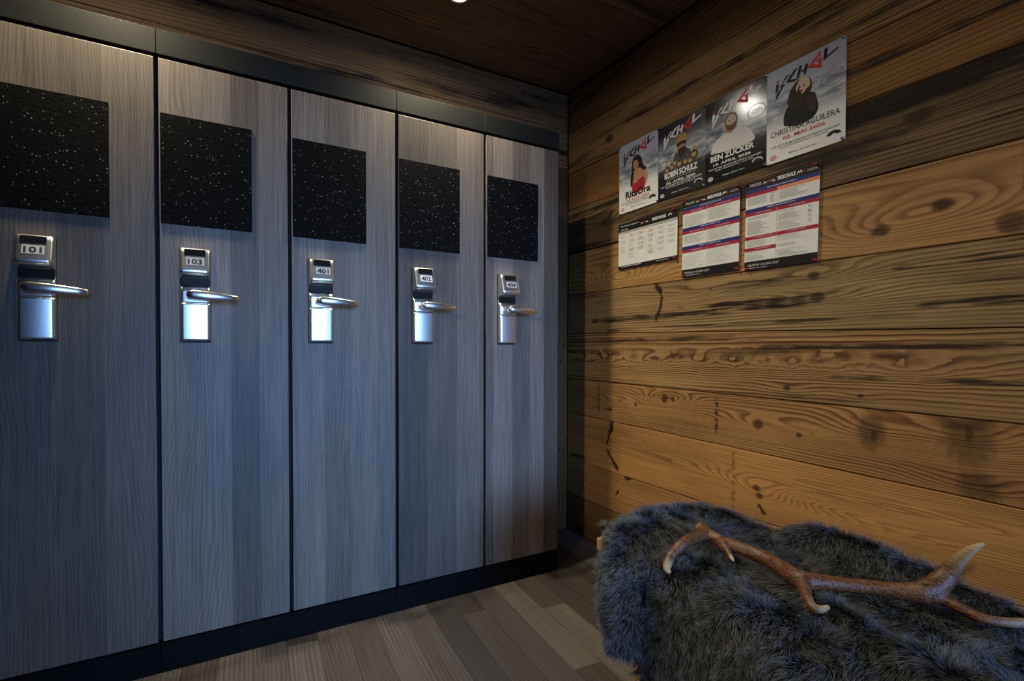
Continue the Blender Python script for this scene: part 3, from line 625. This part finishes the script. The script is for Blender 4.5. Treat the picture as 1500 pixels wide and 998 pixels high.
def price_list(X0, zb, w, h, label, rows, seed, tilt, extra):
    o = sheet('price_list', X0, zb, w, h, M['paper'], label, 'notice', 'ski school notices under the posters', tilt, .0064)
    p = Print(w, h); header(p, w, h, .027, 'PREISE', '2025/26'); p.rect('footer_band', 0, w, 0, .031, 'black')
    p.text('footer_lettering', 'TELEFON +43 5444 5257', .010, .0135, w * .46, .0075, 'lightgrey', 0, True); lines(p, .016, w * .36, .004, .009, 1, seed + 77, 'grey', .05, .0022)
    mid = w * .46
    p.rect('rule', mid - .0005, mid + .0005, .031, h - .027, 'line')
    for j, (y, full, cl, cr) in enumerate(rows):
        yt = h * y
        if full: p.rect('blue_band', 0, w, yt - .0125, yt, 'blue'); lines(p, w * .30, w * .72, yt - .010, yt - .003, 1, seed + j, 'lightline', .2, .0026, True); yt -= .0125
        if cl: p.rect('colour_band', 0, mid - .0008, yt - .0115, yt, cl); lines(p, .03, mid - .01, yt - .010, yt - .002, 1, seed + 20 + j, 'grey', .3, .0024, True)
        if cr: p.rect('colour_band', mid + .0008, w, yt - .0115, yt, cr); lines(p, mid + .03, w - .03, yt - .010, yt - .002, 1, seed + 40 + j, 'grey', .3, .0024, True)
    extra(p, w, h, mid); p.build(o)
def ex2(p, w, h, mid):
    for j, (t_, b_) in enumerate(((.815, .655), (.555, .425), (.325, .125))):
        lines(p, .008, mid - .006, h * b_, h * t_, 9, 200 + j, 'line', .4); lines(p, mid + .006, w - .02, h * b_, h * t_, 9, 220 + j, 'line', .45)
price_list(X_(1.2715), 1.2262, .2265, .2985, 'white price list with three blue and red bands, middle of three notices', [(.908, True, 'crimson', 'crimson'), (.645, True, 'crimson', 'crimson'), (.405, True, 'crimson', 'crimson')], 300, R(-.6), ex2)
def ex3(p, w, h, mid):
    lines(p, .008, mid - .03, h * .72, h * .825, 7, 401, 'line', .15); lines(p, mid - .022, mid - .008, h * .72, h * .825, 7, 402, 'line', .1)
    lines(p, mid + .006, w - .03, h * .725, h * .825, 6, 403, 'line', .4); lines(p, .008, mid - .02, h * .40, h * .615, 14, 404, 'line', .55); lines(p, mid + .006, w - .05, h * .40, h * .615, 15, 405, 'line', .4)
    for i, c_ in enumerate('ABCD'): p.text('lettering', c_, w - .024, h * (.575 - .048 * i), .007, .008, 'midgrey')
    lines(p, .008, mid - .02, h * .265, h * .34, 5, 406, 'line', .3); lines(p, .008, mid - .03, h * .115, h * .21, 6, 407, 'line', .5); lines(p, mid + .006, w - .02, h * .115, h * .34, 15, 408, 'line', .6)
price_list(X_(1.0255), 1.2158, .2240, .3025, 'white price list with an orange band and letters A to D', [(.912, True, 'crimson', 'orange'), (.695, True, 'crimson', 'crimson'), (.385, False, 'crimson', 'crimson'), (.255, False, 'crimson', None)], 400, R(-1.0), ex3)
# push pins
M['pin_red'] = plain('pin_red', (.35, .02, .02), .3); M['pin_silver'] = plain('pin_silver', (.6, .6, .58), .25, Metallic=1.0); M['pin_black'] = plain('pin_black', (.012, .012, .012), .35)
def pin(b, z, mat, label, s=1.0):
    prof = [(.0, -.006), (.0006, -.006), (.0006, .0012), (.0042, .0014), (.0048, .0024), (.0030, .0036), (.0028, .0075), (.0042, .0086), (.0040, .0098), (.0, .0102)]; n = 12; v, f = [], []
    for r_, h_ in prof:
        for k in range(n): v.append((r_ * s * math.cos(2 * math.pi * k / n), r_ * s * math.sin(2 * math.pi * k / n), h_ * s))
    for i in range(len(prof) - 1):
        for k in range(n): f.append((i * n + k, i * n + (k + 1) % n, (i + 1) * n + (k + 1) % n, (i + 1) * n + k))
    o = link('push_pin', mesh('push_pin', v, f, True), mat, None, label=label, category='push pin', group='pins holding the sheets')
    o.matrix_world = frame((A - .0072, b, z), (0, -1, 0), (0, 0, 1), (-1, 0, 0))
W, S_, B_ = 'pin_red', 'pin_silver', 'pin_black'
for b, z, m_, l_ in (
    (1.593, 1.857, B_, 'black pin at the top left corner of the red dress poster'), (1.594, 1.562, S_, 'silver pin at the bottom left corner of the red dress poster'),
    (1.386, 1.855, B_, 'black pin between the tops of the first two posters'), (1.387, 1.562, B_, 'black pin between the bottoms of the first two posters'),
    (1.177, 1.855, B_, 'black pin between the tops of the two dark posters'), (1.178, 1.563, S_, 'silver pin between the bottoms of the two dark posters'),
    (.956, 1.857, S_, 'silver pin at the top left corner of the blonde woman poster'), (.955, 1.562, S_, 'silver pin at the bottom left corner of the blonde woman poster'),
    (.737, 1.857, S_, 'silver pin at the top right corner of the blonde woman poster'), (.737, 1.562, S_, 'silver pin at the bottom right corner of the blonde woman poster'),
    (1.305, 1.507, W, 'red pin at the top right of the landscape programme sheet'), (1.302, 1.312, W, 'red pin at the bottom right of the landscape programme sheet'),
    (1.267, 1.521, W, 'red pin at the top left of the middle price list'), (1.050, 1.520, W, 'red pin at the top right of the middle price list'), (1.264, 1.232, W, 'red pin at the bottom left of the middle price list'), (1.049, 1.230, W, 'red pin at the bottom right of the middle price list'),
    (1.021, 1.516, W, 'red pin at the top left of the price list with letters'), (.807, 1.512, W, 'red pin at the top right of the price list with letters'), (1.017, 1.222, W, 'red pin at the bottom left of the price list with letters'), (.806, 1.219, W, 'red pin at the bottom right of the price list with letters')):
    pin(b, z, M[m_], l_, 1.0 if m_ != B_ else .8)

# ------------------------------------------------------------------ bench, fur throw, antler
SEAT = .395
e = empty('bench', (1.18, .2, 0), 'low pale wooden bench under the grey fur throw', 'bench')
def bpart(name, x0, x1, y0, y1, z0, z1, bev=.003):
    o = link(name, box(x0 - 1.18, x1 - 1.18, y0 - .2, y1 - .2, z0, z1, bev, 2), M['bench'], e); return o
bpart('seat', .995, 1.375, -.95, 1.04, SEAT - .036, SEAT)
for y0 in (.855, -.80):
    bpart('leg', 1.01, 1.07, y0, y0 + .06, .001, SEAT - .0365); bpart('leg', 1.30, 1.36, y0, y0 + .06, .001, SEAT - .0365); bpart('crossbar', 1.0705, 1.2995, y0 + .01, y0 + .05, .10, .15)
bpart('rail', 1.03, 1.05, -.739, .8545, SEAT - .10, SEAT - .037)
def vnoise(x, y, seed):
    r = np.random.default_rng(seed); t = r.random((64, 64)); xi = np.floor(x).astype(int); yi = np.floor(y).astype(int); fx = x - xi; fy = y - yi
    fx = fx * fx * (3 - 2 * fx); fy = fy * fy * (3 - 2 * fy); g = lambda a, b: t[a % 64, b % 64]
    return (g(xi, yi) * (1 - fx) + g(xi + 1, yi) * fx) * (1 - fy) + (g(xi, yi + 1) * (1 - fx) + g(xi + 1, yi + 1) * fx) * fy - .5
NI, NJ = 150, 90
bb = np.linspace(1.034, -.55, NI)
ss = np.linspace(0, 1, NJ)
# cross-section: back edge, top, rounded front edge, hanging front
prof = np.array([(1.392, SEAT - .05), (1.390, SEAT - .005), (1.370, SEAT + .012), (1.25, SEAT + .010), (1.10, SEAT + .010), (1.01, SEAT + .010), (.985, SEAT + .002), (.974, SEAT - .03), (.968, SEAT - .12), (.962, SEAT - .22), (.955, SEAT - .32), (.950, .03)])
cum = np.r_[0, np.cumsum(np.hypot(*np.diff(prof, axis=0).T))]; tot = cum[-1]
pa = np.interp(ss * tot, cum, prof[:, 0]); pz = np.interp(ss * tot, cum, prof[:, 1])
Bg, Sg = np.meshgrid(bb, ss * tot, indexing='ij'); Ag = np.repeat(pa[None], NI, 0); Zg = np.repeat(pz[None], NI, 0)
Tn = np.gradient(np.stack([pa, pz], 1), axis=0); Tn /= np.linalg.norm(Tn, axis=1)[:, None]
Nr = np.stack([Tn[:, 1], -Tn[:, 0]], 1)
if Nr[NJ // 3, 1] < 0: Nr = -Nr
top_mask = np.exp(-((Sg - .27) / .20) ** 4); frontm = 1 / (1 + np.exp(-(Sg - .47) / .02))
fold = .052 * np.clip(vnoise(Bg * 5.0 + Sg * 4.2, Sg * 3.0 - Bg * 1.2, 3) + .22, -.05, 1) + .020 * np.clip(vnoise(Bg * 10 + Sg * 9, Sg * 5.5, 5) + .1, 0, 1) + .008 * vnoise(Bg * 26, Sg * 22, 9)
roll = .034 * np.exp(-((Sg - .105 - .018 * np.sin(Bg * 7)) / .032) ** 2) * (1 + 1.9 * vnoise(Bg * 9, Sg * 2, 14))      # roll along the back
mound = .030 * np.exp(-((Bg - 1.0) / .05) ** 2 - ((Sg - .2) / .13) ** 2)
wav = frontm * (.024 * np.sin(Bg * 21 + 2.2 * np.sin(Bg * 5) + Sg * 5) + .018) * np.clip((.86 - Bg) / .2, .0, 1)
diag = .026 * np.exp(-((Sg - .30 - (.62 - Bg) * .42) / .030) ** 2) * (Bg < .9) * 1 / (1 + np.exp((Bg - .66) / .05))
H = np.clip(fold + roll + mound + diag * top_mask, 0, .08) * (1 - .5 * frontm) + wav
H *= np.clip((1.075 - Bg) / .05, .2, 1)
Ag = Ag + Nr[None, :, 0] * H; Zg = Zg + Nr[None, :, 1] * H
drop = np.clip((Bg - 1.046) / .03, 0, 1)
Zg = Zg - drop * .010 * (1 - frontm)
Ag = np.where(Ag > 1.40, 1.40, Ag); Zg = np.maximum(Zg, .02)
keep = lambda i, j: not (Bg[i, j] > .90 - max(0, Sg[i, j] - .60) * .35 and Sg[i, j] > .43)       # nothing hangs at the end but the folded flap
V = list(map(tuple, np.stack([Ag, Bg, Zg], -1).reshape(-1, 3))); F = []
for i in range(NI - 1):
    for j in range(NJ - 1):
        if keep(i, j) and keep(i + 1, j + 1): F.append((i * NJ + j, i * NJ + j + 1, (i + 1) * NJ + j + 1, (i + 1) * NJ + j))
# folded flap over the front edge: (a, z, left b, right b)
rows = np.array([(1.33, SEAT + .026, 1.046, .93), (1.24, SEAT + .036, 1.052, .90), (1.14, SEAT + .042, 1.045, .86), (1.05, SEAT + .038, 1.018, .835), (1.0, SEAT + .030, .998, .826), (.950, SEAT + .006, .970, .822), (.922, SEAT - .040, .950, .822), (.908, SEAT - .10, .926, .822), (.908, SEAT - .150, .914, .826), (.914, SEAT - .190, .904, .834), (.920, SEAT - .216, .886, .846)])
rr = np.array(spline(rows, 6)); NU = 26; k0 = len(V); NRW = len(rr)
for q, (a_, z_, bl, br) in enumerate(rr):
    for u in range(NU):
        t = u / (NU - 1); c = math.sin(math.pi * t) ** .7; b_ = bl + (br - bl) * t
        down = min(1, max(0, (1.02 - a_) / .06))
        bump = (.030 * c + .010 * vnoise(np.array([t * 3.0 + q * .05]), np.array([q * .16]), 21)[0])
        edge = (1 - c) * .020
        V.append((a_ - down * (bump - edge * .8), b_, z_ + (1 - down) * (bump - edge)))
for q in range(NRW - 1):
    for u in range(NU - 1): F.append((k0 + q * NU + u, k0 + (q + 1) * NU + u, k0 + (q + 1) * NU + u + 1, k0 + q * NU + u + 1))
ov = V[0]
me = mesh('fur_throw', V, F, True)
bm = bmesh.new(); bm.from_mesh(me); loose = [v for v in bm.verts if not v.link_faces]; bmesh.ops.delete(bm, geom=loose, context='VERTS'); bm.to_mesh(me); bm.free()
throw = link('fur_throw', me, plain('fur_hide', (.012, .012, .013), .9), None, label='shaggy grey fur throw draped over the low bench', category='throw')
# the pile
me.calc_loop_triangles(); nt_ = len(me.loop_triangles); tri = np.zeros(nt_ * 3, int); me.loop_triangles.foreach_get('vertices', tri); tri = tri.reshape(-1, 3)
vc = np.zeros(len(me.vertices) * 3); me.vertices.foreach_get('co', vc); vc = vc.reshape(-1, 3); vn = np.zeros(len(me.vertices) * 3); me.vertices.foreach_get('normal', vn); vn = vn.reshape(-1, 3)
e1 = vc[tri[:, 1]] - vc[tri[:, 0]]; e2 = vc[tri[:, 2]] - vc[tri[:, 0]]; ar = np.linalg.norm(np.cross(e1, e2), axis=1) / 2
cen = vc[tri].mean(1); wgt = ar * np.where(cen[:, 1] < .05, .35, 1.0); NH = 210000
ti = RNG.choice(nt_, NH, p=wgt / wgt.sum()); r1 = np.sqrt(RNG.random(NH)); r2 = RNG.random(NH); w0 = 1 - r1; w1 = r1 * (1 - r2); w2 = r1 * r2
root = vc[tri[ti, 0]] * w0[:, None] + vc[tri[ti, 1]] * w1[:, None] + vc[tri[ti, 2]] * w2[:, None]
nor = vn[tri[ti, 0]] * w0[:, None] + vn[tri[ti, 1]] * w1[:, None] + vn[tri[ti, 2]] * w2[:, None]; nor /= np.linalg.norm(nor, axis=1)[:, None] + 1e-9
outw = np.stack([root[:, 0] - 1.2, np.zeros(NH), root[:, 2] - .25], 1); sgn = np.sign((nor * outw).sum(1)); sgn[sgn == 0] = 1
if (sgn < 0).mean() > .5: nor = -nor
comb = np.stack([-.5 + 1.9 * vnoise(root[:, 0] * 16 + 3, root[:, 1] * 16 + root[:, 2] * 9, 31), 0.2 + 2.4 * vnoise(root[:, 1] * 15, root[:, 0] * 18 + root[:, 2] * 22, 33), -.55 + .5 * vnoise(root[:, 2] * 22, root[:, 1] * 24, 35)], 1)
comb -= nor * (comb * nor).sum(1)[:, None]
tuft = np.stack([vnoise(root[:, 1] * 75 + 40 * k, (root[:, 0] + root[:, 2]) * 75, 41 + k) for k in range(3)], 1)
ln = RNG.uniform(.018, .034, NH)
d0 = nor * .75 + comb * .75 + tuft * 1.0 + RNG.normal(0, .16, (NH, 3)); d0 /= np.linalg.norm(d0, axis=1)[:, None]
NP = 5; pts = np.zeros((NH, NP, 3)); pts[:, 0] = root - nor * .0015; d = d0.copy()
for k in range(1, NP):
    pts[:, k] = pts[:, k - 1] + d * (ln / (NP - 1))[:, None]
    d = d + comb * .28 + np.array([0, 0, -.10]) + tuft * .15 + RNG.normal(0, .06, (NH, 3)); d /= np.linalg.norm(d, axis=1)[:, None]
pts[:, :, 2] = np.maximum(pts[:, :, 2], .004)
hc = bpy.data.hair_curves.new('fur_pile'); hc.add_curves([NP] * NH)
hc.attributes['position'].data.foreach_set('vector', pts.astype(np.float32).ravel())
ra = hc.attributes.get('radius') or hc.attributes.new('radius', 'FLOAT', 'POINT')
ra.data.foreach_set('value', np.tile(np.linspace(.00050, .00010, NP), NH).astype(np.float32))
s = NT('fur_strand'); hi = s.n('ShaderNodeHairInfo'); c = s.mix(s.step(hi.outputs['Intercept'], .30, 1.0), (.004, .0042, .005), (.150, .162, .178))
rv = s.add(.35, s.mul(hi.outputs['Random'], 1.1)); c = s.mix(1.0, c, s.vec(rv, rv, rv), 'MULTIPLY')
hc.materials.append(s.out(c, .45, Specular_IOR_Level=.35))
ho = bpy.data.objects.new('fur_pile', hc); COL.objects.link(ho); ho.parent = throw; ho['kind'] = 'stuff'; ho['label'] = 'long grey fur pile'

ANT = {
'beam': [(1.1578, 0.823, 0.462, 0.0172), (1.1414, 0.7846, 0.462, 0.0166), (1.14, 0.7472, 0.46, 0.0144), (1.1499, 0.7056, 0.455, 0.0165), (1.1543, 0.6602, 0.452, 0.0167), (1.1303, 0.6027, 0.452, 0.018), (1.1074, 0.5583, 0.455, 0.0200), (1.1262, 0.5345, 0.457, 0.017), (1.1562, 0.4999, 0.46, 0.0139), (1.1887, 0.457, 0.465, 0.0142), (1.2071, 0.422, 0.47, 0.0172), (1.2177, 0.3978, 0.476, 0.0194)],
'tineA': [(1.1404, 0.7952, 0.462, 0.0158), (1.0824, 0.7936, 0.464, 0.0146), (1.0233, 0.7815, 0.462, 0.0133), (.9993, .7893, .44, 0.0122), (.9774, .7834, .425, 0.0105), (.9699, .7792, .415, 0.0086), (.9683, .7683, .41, 0.0046)],
'tineB': [(1.1293, 0.7526, 0.46, 0.0136), (1.1083, 0.7229, 0.458, 0.0099), (1.0934, 0.703, 0.452, 0.0064), (1.0831, 0.6881, 0.447, 0.0028)],
'tineC': [(1.1074, 0.5583, 0.455, 0.0172), (1.0693, 0.5313, 0.45, 0.0117), (1.0429, 0.5121, 0.446, 0.0093), (1.032, 0.4961, 0.443, 0.0085), (1.0389, 0.4879, 0.444, 0.0071), (1.0533, 0.4834, 0.448, 0.0046)],
'tineD': [(1.2071, 0.422, 0.47, 0.0165), (1.2240, 0.4000, 0.479, 0.0190), (1.2471, 0.3902, 0.492, 0.0190), (1.2598, 0.3811, 0.515, 0.0156), (1.2571, 0.3666, 0.545, 0.0109), (1.2497, 0.3478, 0.573, 0.0075), (1.2499, 0.3324, 0.59, 0.0031)],
'tineE': [(1.2071, 0.422, 0.47, 0.0160), (1.2230, 0.398, 0.473, 0.0150), (1.2340, 0.378, 0.469, 0.0115), (1.2310, 0.3520, 0.464, 0.0094), (1.2300, 0.3265, 0.46, 0.0087), (1.2495, 0.3034, 0.46, 0.0084), (1.2819, 0.2834, 0.462, 0.0077), (1.3243, 0.2619, 0.467, 0.0054), (1.3564, 0.2495, 0.47, 0.0024)]}
av, af = [], []; tips = []
for n_, pts_ in ANT.items():
    q = np.array(spline(pts_, 5)); v, f = tube(q[:, :3], q[:, 3], 14); k = len(av); av += v; af += [tuple(k + i for i in t) for t in f]
    if n_ != 'beam': tips.append((np.array(pts_[-1][:3]), {'tineA': .035, 'tineB': .022, 'tineC': .032, 'tineD': .085, 'tineE': .15}[n_]))
for k in range(26):   # pearled burr at the base
    a = 2 * math.pi * k / 26; bx = np.array((1.160, .826, .462)); ax = np.array((-.38, -.92, 0.)); ax /= np.linalg.norm(ax); u_ = np.cross(ax, (0, 0, 1)); w_ = np.cross(u_, ax)
    c0 = bx + (u_ * math.cos(a) + w_ * math.sin(a)) * .0185; v, f = tube([c0 - ax * .004, c0, c0 + ax * .005], [.002, .0045, .002], 6); kk = len(av); av += v; af += [tuple(kk + i for i in t) for t in f]
tmp = mesh('antler', av, af); to = link('tmp_antler', tmp); rm = to.modifiers.new('r', 'REMESH'); rm.mode = 'VOXEL'; rm.voxel_size = .0022
bpy.context.view_layer.update(); am = bpy.data.meshes.new_from_object(to.evaluated_get(bpy.context.evaluated_depsgraph_get())); bpy.data.objects.remove(to)
co = np.zeros(len(am.vertices) * 3); am.vertices.foreach_get('co', co); co = co.reshape(-1, 3)
ed = np.zeros(len(am.edges) * 2, int); am.edges.foreach_get('vertices', ed); ed = ed.reshape(-1, 2)
for it in range(5):   # relax the joins
    acc = np.zeros_like(co); cnt = np.zeros(len(co)); np.add.at(acc, ed[:, 0], co[ed[:, 1]]); np.add.at(acc, ed[:, 1], co[ed[:, 0]]); np.add.at(cnt, ed.ravel(), 1); co = co * .5 + acc / cnt[:, None] * .5
am.vertices.foreach_set('co', co.ravel()); am.update(); am.polygons.foreach_set('use_smooth', [True] * len(am.polygons))
tip = np.zeros(len(co))
for tp, rad in tips: tip = np.maximum(tip, np.clip(1.25 - np.linalg.norm(co - tp, axis=1) / rad, 0, 1))
at = am.attributes.new('tip', 'FLOAT', 'POINT'); at.data.foreach_set('value', tip.astype(np.float32))
s = NT('antler_bone'); t_ = s.n('ShaderNodeAttribute'); t_.attribute_name = 'tip'; tc = s.n('ShaderNodeTexCoord').outputs['Object']
mp = s.n('ShaderNodeMapping'); mp.inputs['Rotation'].default_value = (0, 0, R(12)); mp.inputs['Scale'].default_value = (330, 40, 330); s.t.links.new(tc, mp.inputs['Vector'])
gr = s.noise(mp.outputs[0], 1, 3, .6); pearl = s.noise(tc, 210, 2)
c = s.mix(s.step(gr, .35, .66), (.035, .014, .006), (.17, .068, .026)); c = s.mix(s.mul(s.step(t_.outputs['Fac'], .15, .9), .92), c, (.40, .29, .155))
antler = link('antler', am, s.out(c, .42, s.add(gr, s.mul(pearl, .7)), .0018, .75), None, label='brown branching deer antler with pale tips lying on the fur throw', category='antler')
